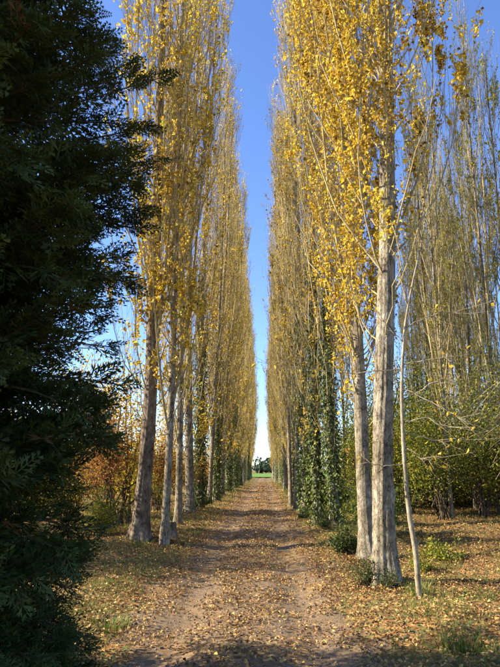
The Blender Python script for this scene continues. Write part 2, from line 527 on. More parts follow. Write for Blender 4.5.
def ivy_mesh(seed, axis, r0, H, htop, n, spread=0.22, leaf=0.085):
    rng = np.random.default_rng(seed)
    mbv = MB()
    # clinging stems
    ns = 9
    K = 14; t = np.linspace(0, 1, K)
    a = rng.uniform(0, 6.28, ns)[:, None] + np.cumsum(rng.normal(0, 0.16, (ns, K)), 1)
    z = t[None] * (htop * rng.uniform(0.6, 1.0, ns))[:, None]
    c = axis(z.ravel()).reshape(ns, K, 3)
    rr = r0 * (1 - z / H) + 0.02 + 0.25 * r0 * np.exp(-z / 0.3)
    tubes(mbv, np.stack([c[..., 0] + rr * np.cos(a), c[..., 1] + rr * np.sin(a), z], -1), np.full((ns, K), 0.008), 4, 0.0)
    zz = htop * rng.random(n) ** 0.9
    aa = rng.uniform(0, 6.28, n)
    lump = 0.6 + 0.5 * np.sin(3 * aa + zz * 1.9 + seed) + 0.5 * np.sin(2 * aa - zz * 1.1)
    off = np.abs(rng.normal(0.05, 0.08, n)) + spread * rng.random(n) ** 1.6 * np.clip(lump, 0.1, 2) * (1 - 0.75 * (zz / htop) ** 2)
    rad = r0 * (1 - zz / H) + off
    keep = smooth_noise(aa * 0.35, zz, 1.5, seed) > -1.3 + 1.4 * (zz / htop) ** 2
    aa, zz, rad = aa[keep], zz[keep], rad[keep]; n = len(aa)
    c = axis(zz)
    C = np.stack([c[:, 0] + rad * np.cos(aa), c[:, 1] + rad * np.sin(aa), zz], -1)
    out = np.stack([np.cos(aa), np.sin(aa), np.zeros(n)], -1)
    D = np.array([0, 0, -1.0]) + 0.5 * out + 0.5 * rdir(rng, n)
    Nn = out + 0.55 * rdir(rng, n)
    Ls = leaf * rng.uniform(0.6, 1.25, n)
    leaves(mbv, C, D, Nn, Ls, Ls * 0.95, np.clip(rng.normal(0.5, 0.25, n), 0, 1), 0.12)
    return mbv.mesh('ivy_leaves', M_IVY, False)


def px_axis(pts, Y):
    """trunk centre line through photo pixels, for a tree standing at distance Y; offsets from its base"""
    w = np.array([at(px, py, Y) for px, py in pts])
    zz = np.concatenate([[0], w[1:, 2]])
    xx = w[:, 0] - w[0, 0]
    yy = np.zeros(len(zz))

    def axis(z):
        z = np.asarray(z, float)
        x = np.interp(z, zz, xx)
        x = x + np.maximum(z - zz[-1], 0) * 0.0
        k = 0.35                                   # soften the corners
        x = 0.5 * x + 0.25 * (np.interp(z - k, zz, xx) + np.interp(z + k, zz, xx))
        x = x - (0.25 * (np.interp(k, zz, xx) - xx[0])) * np.exp(-z / 0.5)
        return np.stack([x, 0.04 * np.sin(z * 0.5), z], -1)
    return axis, w[0, 0]


def zg(x, y):
    return float(height(np.array(x), np.array(y)))


def plant_tree(name, meshes, x, y, rz=0.0, sc=1.0, ivy=None, **props):
    r = empty(name, (x, y, zg(x, y) - 0.02), rz, sc, **props)
    obj('trunk', meshes[0], r)
    obj('branches', meshes[1], r)
    obj('crown', meshes[2], r)
    if ivy is not None:
        obj('ivy', ivy, r)
    return r


G_CON = 'poplars along the conifer side of the track'
G_SAP = 'poplars along the sapling side of the track'
# --- the trees beside the camera, each its own mesh
ax, x0 = px_axis([(386, 590), (383, 470), (384, 400), (388, 250), (387, 130), (384, 0), (381, -150), (379, -400)], 8.0)
R1 = poplar(11, 26, 0.15, ax, nb=120, n2=10, n3=4, nleaf=33000, z0=2.9, rmax=1.75, leaf=0.06, low_boost=1.2, sides=96, rings=300, ncod=3, rough=0.022, tone_mu=0.52, leaf_top=17, flare=1.0)
plant_tree('poplar_tree', R1, x0, 8.0, label='stout grey poplar full of yellow leaves standing right behind the pale leaning sapling', category='tree', group=G_SAP)
ax, x0 = px_axis([(368, 562), (363, 470), (362, 430), (357, 330), (350, 260), (344, 180), (338, 60), (335, -60), (332, -300)], 10.4)
R2 = poplar(12, 25, 0.135, ax, nb=115, n2=10, n3=4, nleaf=29000, z0=2.2, rmax=1.15, leaf=0.064, sides=48, rings=180, ncod=5, rough=0.02, tone_mu=0.56, leaf_top=19, z_low_frac=0.16, low_boost=2.2)
plant_tree('poplar_tree', R2, x0, 10.4, label='slimmer pale poplar with a bent trunk and bright gold leaves, behind the stout grey poplar', category='tree', group=G_SAP)
ax, x0 = px_axis([(139, 543), (145, 470), (149, 420), (155, 260), (159, 130), (163, 0), (166, -150), (170, -400)], 12.3)
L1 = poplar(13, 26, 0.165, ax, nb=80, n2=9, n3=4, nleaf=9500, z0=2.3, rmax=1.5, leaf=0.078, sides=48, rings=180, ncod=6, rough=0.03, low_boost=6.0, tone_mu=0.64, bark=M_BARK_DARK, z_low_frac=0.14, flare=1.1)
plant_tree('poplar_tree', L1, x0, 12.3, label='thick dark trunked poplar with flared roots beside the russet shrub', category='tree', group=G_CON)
ax, x0 = px_axis([(164, 547), (168, 470), (171, 400), (176, 250), (180, 100), (184, -50), (188, -300)], 12.1)
L2 = poplar(14, 23, 0.085, ax, nb=65, n2=9, n3=4, nleaf=7000, z0=2.2, rmax=1.1, leaf=0.078, sides=16, rings=70, ncod=3, low_boost=5.0, tone_mu=0.62, z_low_frac=0.1)
plant_tree('poplar_tree', L2, x0, 12.1, label='slender grey poplar rising next to the little tree stump', category='tree', group=G_CON)

# --- the kinds that repeat down the avenue
KINDS = [poplar(31, 27, 0.14, nb=85, n2=9, n3=4, nleaf=6400, rmax=1.3, tone_mu=0.56, z0=1.7, leaf=0.072, z_low_frac=0.1),
         poplar(32, 25, 0.16, nb=75, n2=9, n3=4, nleaf=5000, rmax=1.2, tone_mu=0.54, z0=1.4, leaf=0.072, z_low_frac=0.1),
         poplar(33, 28, 0.115, nb=70, n2=9, n3=4, nleaf=4300, rmax=1.1, tone_mu=0.52, z0=1.6, leaf=0.072, z_low_frac=0.1),
         poplar(34, 26, 0.15, nb=90, n2=9, n3=4, nleaf=8200, rmax=1.35, tone_mu=0.58, z0=1.5, leaf=0.074, low_boost=1.5, z_low_frac=0.12),
         poplar(35, 23.5, 0.11, nb=65, n2=9, n3=4, nleaf=3800, rmax=1.0, tone_mu=0.52, z0=1.3, leaf=0.072, z_low_frac=0.1)]
IVY_OF = {i: ivy_mesh(40 + i, KINDS[i][3], r, h, top, n, sp) for i, r, h, top, n, sp in
          ((0, 0.14, 27, 9.0, 6500, 0.15), (1, 0.16, 25, 8.0, 5600, 0.14), (2, 0.115, 28, 6.0, 3000, 0.14), (3, 0.15, 26, 9.5, 5500, 0.17), (4, 0.11, 23.5, 7.0, 3200, 0.13))}

left_row = [(178, 526, 2, 0), (190, 516, 3, 0), (200, 511, 0, 1), (209, 506, 4, 0), (216, 503, 1, 1)]
right_row = [(336, 530, 1, 1), (318, 528, 0, 1), (306, 517, 3, 1), (297, 511, 2, 0), (291, 507, 4, 0)]
ORD = ['third', 'fourth', 'fifth', 'sixth', 'seventh', 'eighth', 'ninth', 'tenth', 'eleventh', 'twelfth', 'thirteenth', 'fourteenth', 'fifteenth', 'sixteenth', 'seventeenth', 'eighteenth']
rng = np.random.default_rng(77)


def row(px_list, xc, y_last, side, group, wide, tall):
    spots = []
    for px, py, k, iv in px_list:
        x, y = ground_at(px, py)
        spots.append((x, y, k, iv))
    y = max(s[1] for s in spots)
    while y < y_last:
        y += rng.uniform(2.1, 4.0)
        spots.append((xc + rng.normal(0, 0.14), y, int(rng.integers(0, 5)), rng.random() < 0.4))
    for n, (x, y, k, iv) in enumerate(sorted(spots, key=lambda s: s[1])):
        iv = iv and k in IVY_OF
        look = 'ivy clad poplar' if iv else ['tall tan poplar', 'sturdy brown twigged poplar', 'thin straw coloured poplar', 'golden leaved poplar', 'thin bare twigged poplar'][k]
        if n < 10:
            lab = '%s, %s trunk along the row on the %s side of the track' % (look, ORD[n], side)
        elif y < 60:
            lab = '%s halfway down the row on the %s side of the track' % (look, side)
        else:
            lab = '%s near the field end of the row on the %s side' % (look, side)
        s = rng.uniform(0.86, 1.08)
        tr = plant_tree('poplar_tree', KINDS[k], x, y, rng.uniform(0, 6.28), (s * wide, s * wide, s * tall * rng.uniform(0.88, 1.08)), IVY_OF[k] if iv else None, label=lab, category='tree', group=group)
        tr.rotation_euler[0] = rng.normal(0, 0.012); tr.rotation_euler[1] = rng.normal(0, 0.012)


row(left_row, -2.62, 106, 'conifer', G_CON, 1.05, 1.08)
row(right_row, 1.65, 108, 'sapling', G_SAP, 0.93, 1.0)

# ------------------------------------------------------------------ conifer
def frond_template():
    V, Fc, T = [], [], []

    def blade(p, d, n, l, w):
        d = d / np.linalg.norm(d); s = np.cross(d, n); s = s / np.linalg.norm(s)
        i = len(V)
        V.extend([p, p + d * l * 0.45 + s * w, p + d * l, p + d * l * 0.45 - s * w])
        Fc.extend([[i, i + 1, i + 2], [i, i + 2, i + 3]])
    n = np.array([0, 0, 1.0])
    rr = np.random.default_rng(3)
    blade(np.zeros(3), np.array([1., 0, 0]), n, 1.0, 0.018)
    for k in range(6):
        u = 0.08 + 0.15 * k
        for s in (-1, 1):
            l = 0.42 * (1 - u) ** 0.8 + 0.06
            d = np.array([0.72, s * 0.75, rr.normal(0, 0.16) - 0.08])
            p = np.array([u, 0, -0.10 * u * u])
            blade(p, d, n + rr.normal(0, 0.35, 3), l, 0.030)
            for q in (0.45,):
                for s2 in (-1, 1):
                    d2 = np.array([0.72 + 0.3 * s * s2 * -1, s * 0.75 + s2 * 0.55, rr.normal(0, 0.2)])
                    blade(p + d / np.linalg.norm(d) * l * q, d2, n + rr.normal(0, 0.4, 3), l * 0.5, 0.024)
    return np.array(V), np.array(Fc)


def conifer(seed, H, prof, nbr, nfr, hue):
    rng = np.random.default_rng(seed)

    def axis(z):
        return np.stack([0.05 * np.sin(z), 0.05 * np.cos(z * 0.8) - 0.05, z], -1)
    tm = MB(); tm.add(*make_trunk(axis, H, 0.2, 12, 30, rng, 0.6, 0.02))
    trunk = tm.mesh('conifer_trunk', M_STEM, True)
    zb = 0.15 + (H - 0.5) * rng.random(nbr) ** 1.05
    reach = np.interp(zb, prof[0], prof[1]) * rng.uniform(0.84, 1.03, nbr)
    az = np.arange(nbr) * 2.39996 + rng.normal(0, 0.3, nbr)
    face = az + 0.4 - math.radians(-53)
    K = 6; t = np.linspace(0, 1, K)
    zb[:nbr // 9] = rng.uniform(0.1, 0.6, nbr // 9)
    reach[:nbr // 9] = prof[1][0] * rng.uniform(0.84, 1.03, nbr // 9)
    rise = rng.uniform(0.0, 0.9, nbr)
    rise[:nbr // 9] = rng.uniform(0.0, 0.2, nbr // 9)
    r = reach[:, None] * t
    z = zb[:, None] + reach[:, None] * (rise[:, None] * t - 0.2 * t ** 2.5)
    a = az[:, None] + 0.1 * np.sin(3 * t)
    P = np.stack([r * np.cos(a), r * np.sin(a), np.maximum(z, 0.05)], -1)
    bm = MB(); tubes(bm, P, 0.022 * (1 - 0.8 * t)[None] * np.ones((nbr, 1)), 3)
    br = bm.mesh('conifer_branches', M_STEM)
    tv, tf = frond_template()
    wt = reach * (1.0 + 0.92 * np.cos(face)) * np.where(zb > 6.2, 0.22, 1.0) * np.where(zb < 3.4, 1.7, 1.0)
    i = rng.choice(nbr, nfr, p=wt / wt.sum())
    tt = 1 - 0.7 * rng.random(nfr) ** 1.5
    C = interp(P, i, tt)
    C2 = interp(P, i, np.minimum(tt + 0.12, 1.0))
    D = norm(C2 - C + 1e-4) * 0.8
    side = np.stack([-np.sin(az[i]), np.cos(az[i]), np.zeros(nfr)], -1)
    D = norm(D + side * rng.normal(0, 0.65, nfr)[:, None] + np.array([0, 0, 1]) * rng.normal(0.12, 0.45, nfr)[:, None])
    up = norm(np.array([0, 0, 1.0]) + rng.normal(0, 0.45, (nfr, 3)))
    S = norm(np.cross(up, D)); U = np.cross(D, S)
    sc = rng.uniform(0.11, 0.235, nfr) * (1 + 2.4 * (1 - tt))
    V = C[:, None] + sc[:, None, None] * (tv[None, :, 0:1] * D[:, None] + tv[None, :, 1:2] * S[:, None] + tv[None, :, 2:3] * U[:, None])
    Fa = (tf[None] + (np.arange(nfr) * len(tv))[:, None, None]).reshape(-1, 3)
    tone = np.clip(rng.normal(0.5, 0.22, nfr), 0, 0.94)
    tone[rng.random(nfr) < 0.012] = 1.0
    cm = MB(); cm.add(V.reshape(-1, 3), Fa, np.repeat(tone, len(tf)))
    return trunk, br, cm.mesh('conifer_sprays', M_CON)


prof = (np.array([0, 1.0, 1.8, 2.6, 3.5, 4.6, 6.0, 8.0, 10.0, 11.5]), np.array([1.85, 1.92, 1.98, 2.04, 2.22, 1.78, 1.3, 0.9, 0.6, 0.2]))
CON = conifer(50, 11.5, prof, 1200, 17600, 0)
plant_tree('conifer_tree', CON, -3.05, 3.7, 0.4, 1.0, label='dense dark green cypress with drooping feathery sprays in deep shade', category='tree')

# ------------------------------------------------------------------ shrubs
def shrub(seed, h, rad, stems, nleaf, mat, leaf=0.06, base=0.25, jit=0.16, stem_r=0.014, tone_mu=0.5, tsd=0.25):
    rng = np.random.default_rng(seed)
    K = 7; t = np.linspace(0, 1, K)
    a = rng.uniform(0, 6.28, stems)
    reach = rad * rng.uniform(0.15, 1.0, stems) ** 0.8
    hh = h * rng.uniform(0.35, 1.05, stems) * (1.05 - 0.35 * reach / rad)
    r = reach[:, None] * t ** 1.35
    z = hh[:, None] * (t ** 0.85) - 0.15 * h * (reach / rad)[:, None] * t ** 3
    P = np.stack([r * np.cos(a)[:, None], r * np.sin(a)[:, None], z], -1)
    P[:, 0] += rng.normal(0, 0.07 * rad, (stems, 3)) * np.array([1, 1, 0])
    P += rng.normal(0, 0.018 * h, P.shape) * (t > 0.1)[:, None]
    sm = MB(); tubes(sm, P, stem_r * (1 - 0.75 * t)[None] * rng.uniform(0.7, 1.3, stems)[:, None], 4)
    n2 = stems * 7
    i = rng.integers(0, stems, n2)
    S = interp(P, i, rng.uniform(0.3, 1.0, n2))
    D = rdir(rng, n2) + np.array([0, 0, 0.35])
    l2 = h * rng.uniform(0.08, 0.24, n2)
    tt = np.linspace(0, 1, 3)
    P2 = S[:, None] + D[:, None] * (l2[:, None] * tt)[..., None]
    tubes(sm, P2, 0.4 * stem_r * (1 - 0.6 * tt)[None] * np.ones((n2, 1)), 3)
    w = (0.15 + rng.random(n2) ** 1.5)
    w = w * (P2[:, 1, 2] > base * h * 0.6)
    k = rng.choice(n2, nleaf, p=w / w.sum())
    C = interp(P2, k, rng.random(nleaf)) + rng.normal(0, jit * 0.35 * h ** 0.5, (nleaf, 3))
    C[:, 2] = np.maximum(C[:, 2], 0.03)
    Dl = rdir(rng, nleaf) + np.array([0, 0, -0.35])
    Nn = rdir(rng, nleaf) + np.array([0, 0, 0.5])
    Ls = leaf * rng.uniform(0.6, 1.3, nleaf)
    tone = np.clip(rng.normal(tone_mu, tsd, nleaf) + rng.normal(0, 0.12, n2)[k], 0, 1)
    fm = MB(); leaves(fm, C, Dl, Nn, Ls, Ls * rng.uniform(0.5, 0.85, nleaf), tone)
    return sm.mesh('shrub_stems', M_STEM), fm.mesh('shrub_leaves', mat)


def plant_shrub(name, sh, x, y, rz, sc, **props):
    r = empty(name, (x, y, zg(x, y) - 0.03), rz, sc, **props)
    obj('stems', sh[0], r)
    obj('foliage', sh[1], r)
    return r


YOUNG = shrub(69, 6.0, 1.7, 11, 4600, M_POP, 0.078, 0.25, 0.3, 0.028, 0.66, 0.18)
RUSSET = shrub(61, 4.4, 1.5, 15, 6000, M_RED, 0.07, 0.5, 0.34, 0.024, 0.45)
GREENS = [shrub(62, 2.6, 1.5, 26, 6500, M_GREEN, 0.075, 0.05, 0.26, 0.014, 0.45),
          shrub(63, 3.4, 1.6, 22, 6500, M_GREEN, 0.08, 0.1, 0.3, 0.016, 0.6),
          shrub(64, 1.6, 1.3, 24, 4500, M_GREEN, 0.07, 0.0, 0.25, 0.011, 0.4)]
LIMES = [shrub(65, 3.8, 1.7, 16, 4500, M_LIME, 0.075, 0.25, 0.32, 0.016, 0.5),
         shrub(66, 2.4, 1.4, 18, 3800, M_LIME, 0.07, 0.15, 0.28, 0.013, 0.55)]
BRAMBLE = shrub(67, 0.6, 0.75, 26, 1500, M_GREEN, 0.055, 0.0, 0.2, 0.006, 0.75)
TANGLE = shrub(70, 0.55, 0.4, 40, 500, M_IVY, 0.045, 0.0, 0.2, 0.007, 0.3)
UNDER = [shrub(72, 6.5, 2.6, 12, 5500, M_LIME, 0.08, 0.45, 0.42, 0.035, 0.35),
         shrub(73, 5.0, 2.2, 12, 5000, M_GREEN, 0.08, 0.4, 0.4, 0.03, 0.6)]
DARKB = shrub(68, 0.7, 0.6, 24, 1500, M_IVY, 0.06, 0.0, 0.2, 0.007, 0.35)

x, y = ground_at(112, 536)
plant_shrub('russet_shrub', RUSSET, -3.9, 13.9, 0.3, 1.0, label='russet and orange leaved shrub of thin upright stems between conifer and thick poplar', category='shrub')
plant_shrub('yellowing_shrub', LIMES[0], -6.6, 17.8, 0.3, 0.9, label='tall yellow leaved shrub behind the russet shrub and thick dark poplar', category='shrub')
plant_shrub('yellowing_shrub', LIMES[0], -4.4, 19.5, 2.3, 0.8, label='yellow leaved shrub filling the gap between the thick dark poplar and slender poplar', category='shrub')
plant_shrub('russet_shrub', RUSSET, -4.1, 21.0, 2.0, 0.95, label='russet shrub showing between the poplar trunks behind the fourth trunk', category='shrub')
plant_shrub('green_shrub', GREENS[1], -3.75, 13.1, 1.0, 0.38, label='small dark green shrub just past the conifer at the track side', category='shrub')
plant_shrub('bramble_clump', BRAMBLE, *ground_at(443, 566), 0.0, 0.8, label='low light green bramble clump on the leafy clearing behind the sapling', category='plant')
plant_shrub('bramble_clump', BRAMBLE, *ground_at(425, 575), 1.7, 0.5, label='smaller bramble sprig beside the low light green clump', category='plant')
plant_shrub('dark_bush', DARKB, *ground_at(347, 557), 0.0, 0.85, label='small dark bush at the foot of the slimmer bent poplar', category='shrub')
plant_shrub('dark_bush', TANGLE, *ground_at(393, 598), 0.7, 0.55, label='low tangle of leafy suckers against the stout grey poplar facing the track verge', category='shrub')
plant_shrub('dark_bush', TANGLE, *ground_at(372, 592), 2.0, 0.8, label='tangle of dark suckers round the foot of the stout grey poplar', category='shrub')
plant_shrub('dark_bush', DARKB, *ground_at(325, 532), 1.0, 0.55, label='leafy dark undergrowth at the foot of the ivy clad poplar', category='shrub')
plant_shrub('dark_bush', DARKB, *ground_at(303, 520), 3.0, 0.5, label='low dark undergrowth by the thin straw coloured poplars', category='shrub')

for k, (xx, yy, ss) in enumerate([(-3.75, 15.2, 0.95), (-6.4, 18.5, 1.1), (-4.2, 22.0, 1.0)]):
    plant_shrub('young_tree', YOUNG, xx, yy, 1.3 * k, ss, label=['young tree with sparse gold leaves rising behind the russet shrub', 'larger gold leaved young tree in the open wood past the conifer', 'gold leaved young tree seen between trunks of the conifer side row'][k], category='tree')
for k, (xx, yy, ss) in enumerate([(-5.4, 9.6, 0.8), (-6.6, 11.4, 1.0), (-8.2, 10.2, 1.05)]):
    plant_shrub('understorey_tree', UNDER[1], xx, yy, 2.0 * k, ss, label=['leafy green tree half hidden straight behind the conifer', 'leafy green tree behind the conifer, next to the russet shrub', 'leafy green tree farthest off the track behind the conifer'][k], category='tree')
rng = np.random.default_rng(88)
G_UND_R = 'undergrowth behind the sapling side row'
G_UND_L = 'undergrowth behind the conifer side row'
LAB_R = ['bushy dark green shrub in the wood behind the sapling side row', 'taller yellow green shrub in the wood behind the sapling side row', 'low spreading green shrub in the wood behind the sapling side row']
# wood beyond the clearing
spots = []
for k in range(44):
    y = rng.uniform(19, 50); x = rng.uniform(3.2 + 0.04 * y, 6 + 0.52 * y)
    spots.append((x, y))
for k in range(4):
    spots.append((rng.uniform(7, 14.5), rng.uniform(17, 20)))
for x, y in spots:
    if x < 9 and y < 17:
        continue
    c = int(rng.choice(5, p=[0.14, 0.24, 0.12, 0.28, 0.22]))
    if c < 3:
        plant_shrub('green_shrub', GREENS[c], x, y, rng.uniform(0, 6), rng.uniform(0.9, 1.35) * (1 + 0.018 * (y - 17)), label=LAB_R[c], category='shrub', group=G_UND_R)
    else:
        plant_shrub('yellowing_shrub', LIMES[c - 3], x, y, rng.uniform(0, 6), rng.uniform(0.9, 1.35) * (1 + 0.018 * (y - 17)), label=['tall thin yellowing shrub in the wood behind the sapling side row', 'rounded yellowing shrub in the wood behind the sapling side row'][c - 3], category='shrub', group=G_UND_R)
for k in range(26):
    y = rng.uniform(18, 40) if k > 7 else rng.uniform(17.5, 21); x = rng.uniform(3.8, 5.5 + 0.45 * y) if k > 7 else 4.0 + 1.0 * k + rng.uniform(-0.3, 0.3); q = k % 2
    plant_shrub('understorey_tree', UNDER[q], x, y, rng.uniform(0, 6), rng.uniform(0.85, 1.2), label=['spreading yellow green understorey tree in the wood beyond the clearing', 'smaller leafy green understorey tree in the wood beyond the clearing'][q], category='tree', group='understorey trees in the wood beyond the clearing')
for k in range(16):
    y = 14 + k * 3.6 + rng.uniform(-1, 1)
    plant_shrub('green_shrub', GREENS[2], rng.uniform(2.7, 3.6), y, rng.uniform(0, 6), rng.uniform(0.5, 0.9), label='low green shrub close behind the trunks of the sapling side row', category='shrub', group=G_UND_R)
# behind the conifer-side row: lighter and more open
for k in range(48):
    y = rng.uniform(13, 62); x = -rng.uniform(3.7, 6.5 + 0.2 * y)
    if y < 24 and x > -7:
        x -= 4
    c = int(rng.integers(0, 4))
    if c < 2:
        plant_shrub('yellowing_shrub', LIMES[c], x, y, rng.uniform(0, 6), rng.uniform(0.8, 1.3), label=['tall thin yellowing shrub behind the conifer side row', 'rounded yellowing shrub behind the conifer side row'][c], category='shrub', group=G_UND_L)
    elif c == 2:
        plant_shrub('green_shrub', GREENS[0], x, y, rng.uniform(0, 6), rng.uniform(0.5, 0.9), label='bushy green shrub behind the conifer side row', category='shrub', group=G_UND_L)
    else:
        plant_shrub('russet_shrub', RUSSET, x, y, rng.uniform(0, 6), rng.uniform(0.5, 0.9), label='russet shrub farther off behind the conifer side row', category='shrub', group=G_UND_L)
for k in range(22):
    y = 21 + k * 3.4 + rng.uniform(-1, 1)
    plant_shrub('dark_bush', DARKB, -2.85 + rng.normal(0, 0.2), y, rng.uniform(0, 6), rng.uniform(0.5, 1.1), label='dark leafy tuft at the trunk feet along the conifer side row', category='shrub', group=G_UND_L)
for k in range(22):
    y = 20 + k * 3.6 + rng.uniform(-1, 1)
    plant_shrub('bramble_clump', BRAMBLE, 1.85 + rng.normal(0, 0.15), y, rng.uniform(0, 6), rng.uniform(0.6, 1.0), label='low green bramble at the trunk feet along the sapling side row', category='plant', group=G_UND_R)

# ------------------------------------------------------------------ wood of thin pale trees
THIN = [poplar(71, 21, 0.085, nb=60, n2=7, n3=3, nleaf=3200, z0=2.5, rmax=1.0, tw=1.2, tone_mu=0.5, sides=9, rings=30, bark=M_WOOD, leaf_mat_=M_LIME),
        poplar(72, 18, 0.07, nb=55, n2=7, n3=3, nleaf=4200, z0=1.8, rmax=1.05, tw=1.2, tone_mu=0.55, sides=9, rings=30, bark=M_WOOD, leaf_mat_=M_LIME)]
pale = [(446, 18.5, 0, 0.80), (496, 19.5, 0, 1.0), (470, 22, 1, 0.95), (425, 26, 1, 1.0), (505, 20, 1, 1.0), (478, 30, 0, 0.95), (415, 34, 0, 0.85), (455, 36, 1, 1.1)]
for px, Y, k, s in pale:
    X = at(px, 450, Y)[0]
    tr = plant_tree('thin_pale_tree', THIN[k], X, Y, 0.0, s, label=['tall thin pale stemmed tree with few leaves in the wood beyond the clearing', 'shorter thin pale tree with yellow leaves in the wood beyond the clearing'][k], category='tree', group='thin pale trees in the wood beyond the clearing')
    tr.rotation_euler = (rng.normal(0, 0.012), 0.035 + rng.normal(0, 0.012), rng.uniform(-0.5, 0.5))
for k in range(30):
    y = rng.uniform(21, 60); x = rng.uniform(4.0, 5 + 0.5 * y); q = int(rng.integers(0, 2))
    plant_tree('thin_pale_tree', THIN[q], x, y, rng.uniform(0, 6), rng.uniform(0.65, 0.95), label=['tall thin pale stemmed tree with few leaves in the wood beyond the clearing', 'shorter thin pale tree with yellow leaves in the wood beyond the clearing'][q], category='tree', group='thin pale trees in the wood beyond the clearing')

# ------------------------------------------------------------------ sapling by the stout poplar
def spline(pts, n):
    pts = np.asarray(pts, float)
    d = np.concatenate([[0], np.cumsum(np.linalg.norm(np.diff(pts, axis=0), axis=1))])
    s = np.linspace(0, d[-1], n)
    out = np.stack([np.interp(s, d, pts[:, k]) for k in range(3)], -1)
    for _ in range(2):
        out[1:-1] = 0.25 * out[:-2] + 0.5 * out[1:-1] + 0.25 * out[2:]
    return out


def side_leaves(fm, P, n, rng, leaf, tmu, t0=0.3, jit=0.03):
    i = rng.integers(0, len(P), n)
    C = interp(P, i, rng.uniform(t0, 1, n)) + rng.normal(0, jit, (n, 3))
    D = rdir(rng, n) + np.array([0, 0, -0.8]); Ls = leaf * rng.uniform(0.7, 1.25, n)
    leaves(fm, C, D, rdir(rng, n), Ls, Ls * 0.55, np.clip(rng.normal(tmu, 0.22, n), 0, 1))


rng = np.random.default_rng(91)
Ys = 7.15
pp = [(420, 606), (418, 580), (416, 553), (411, 535), (408, 505), (405, 470), (403, 430), (402, 395), (403, 372), (405, 335), (411, 300), (420, 260), (428, 215)]
W = np.array([at(a, b, Ys) for a, b in pp])
sx, sy = W[0, 0], Ys
sb = np.array([sx, sy, 0.0])
pts = W - sb
pts[0, 2] = -0.05
stem = spline(pts, 40)
root = empty('sapling', (sx, sy, zg(sx, sy)), label='slender pale sapling with a curved stem in front of the stout grey poplar', category='sapling')
sm = MB()
tubes(sm, stem[None], (0.036 * (1 - 0.80 * np.linspace(0, 1, 40)))[None], 9)
knot = at(416, 553, Ys) - sb
tubes(sm, spline([knot + [0.0, 0, -0.03], knot + [0.035, -0.01, 0.02], knot + [0.05, -0.01, 0.06]], 5)[None], np.full((1, 5), 0.02) * np.array([1.2, 1.1, 0.9, 0.7, 0.3]), 7)
obj('stem', sm.mesh('sapling_stem', M_PALE, True), root)
tw = MB(); fm = MB()
limbs = [((403, 472), (380, 475), (352, 466), 7.1), ((403, 430), (430, 425), (455, 440), 7.0), ((403, 410), (440, 385), (470, 395), 6.9), ((402, 395), (432, 410), (470, 432), 6.8),
         ((403, 372), (430, 368), (470, 362), 7.0), ((404, 350), (385, 330), (372, 318), 7.1), ((405, 335), (440, 318), (480, 322), 6.9), ((408, 312), (400, 280), (398, 240), 7.2), ((406, 455), (425, 470), (440, 465), 6.9),
         ((404, 376), (350, 382), (256, 369), 7.4), ((405, 440), (440, 450), (470, 447), 7.1)]
for a, b, c, Y2 in limbs:
    q = spline([at(*a, Ys) - sb, at(*b, 0.5 * (Ys + Y2)) - sb, at(*c, Y2) - sb], 14)
    q[1:] += rng.normal(0, 0.008, (13, 3))
    tubes(tw, q[None], (0.0085 * (1 - 0.75 * np.linspace(0, 1, 14)))[None], 5)
    n = 9
    i = np.zeros(n, int)
    S = interp(q[None], i, rng.uniform(0.3, 1, n))
    D = norm(q[-1] - q[0])[None] * 0.7 + rdir(rng, n) * 0.7
    P2 = S[:, None] + D[:, None] * (np.linspace(0, 1, 4)[None, :, None] * rng.uniform(0.12, 0.4, n)[:, None, None])
    tubes(tw, P2, 0.0032 * (1 - 0.6 * np.linspace(0, 1, 4))[None] * np.ones((n, 1)), 3)
    side_leaves(fm, P2, 7, rng, 0.075, 0.5)
obj('twigs', tw.mesh('sapling_twigs', M_PALE), root)
obj('foliage', fm.mesh('sapling_leaves', M_POP), root)

# ------------------------------------------------------------------ arching bare shrubs reaching over the clearing
rng = np.random.default_rng(95)


def arching(seed, x, y, h, n, aim, label):
    rng = np.random.default_rng(seed)
    root = empty('hazel_shrub', (x, y, zg(x, y) - 0.03), label=label, category='shrub')
    sm, fm = MB(), MB()
    for k in range(n):
        a = aim + rng.normal(0, 0.55)
        r = rng.uniform(0.5, 1.0) * h * 0.85
        hh = h * rng.uniform(0.6, 1.0)
        t = np.linspace(0, 1, 16)
        q = np.stack([r * t ** 1.7 * np.cos(a), r * t ** 1.7 * np.sin(a), hh * np.sin(t * 1.75) / np.sin(1.57)], -1)
        q[1:] += np.cumsum(rng.normal(0, 0.012, (15, 3)), 0)
        tubes(sm, q[None], (0.016 * (1 - 0.78 * t))[None] * rng.uniform(0.7, 1.3), 5)
        m = 22
        S = interp(q[None], np.zeros(m, int), rng.uniform(0.3, 1, m))
        dd = np.stack([np.cos(a) * np.ones(m), np.sin(a) * np.ones(m), np.full(m, -0.05)], -1)
        D = norm(dd * 0.8 + rdir(rng, m) * 0.75)
        tt = np.linspace(0, 1, 5)
        P2 = S[:, None] + D[:, None] * (tt[None, :, None] * rng.uniform(0.25, 0.95, m)[:, None, None]) + np.array([0, 0, -0.12]) * (tt ** 2)[None, :, None]
        tubes(sm, P2, 0.005 * (1 - 0.65 * tt)[None] * np.ones((m, 1)), 3)
        side_leaves(fm, P2, 170, rng, 0.055, 0.5, 0.2, 0.06)
    obj('stems', sm.mesh('hazel_stems', M_PALE), root)
    obj('foliage', fm.mesh('hazel_leaves', M_LIME), root)


arching(101, 5.6, 9.6, 3.3, 9, math.radians(165), 'arching pale stemmed hazel leaning over the leafy clearing toward the sapling')
arching(102, 6.6, 12.5, 4.0, 9, math.radians(190), 'taller hazel with pale arching twigs at the edge of the leafy clearing')
arching(103, 8.8, 15.5, 4.2, 8, math.radians(200), 'hazel with pale twigs where the clearing meets the wood')

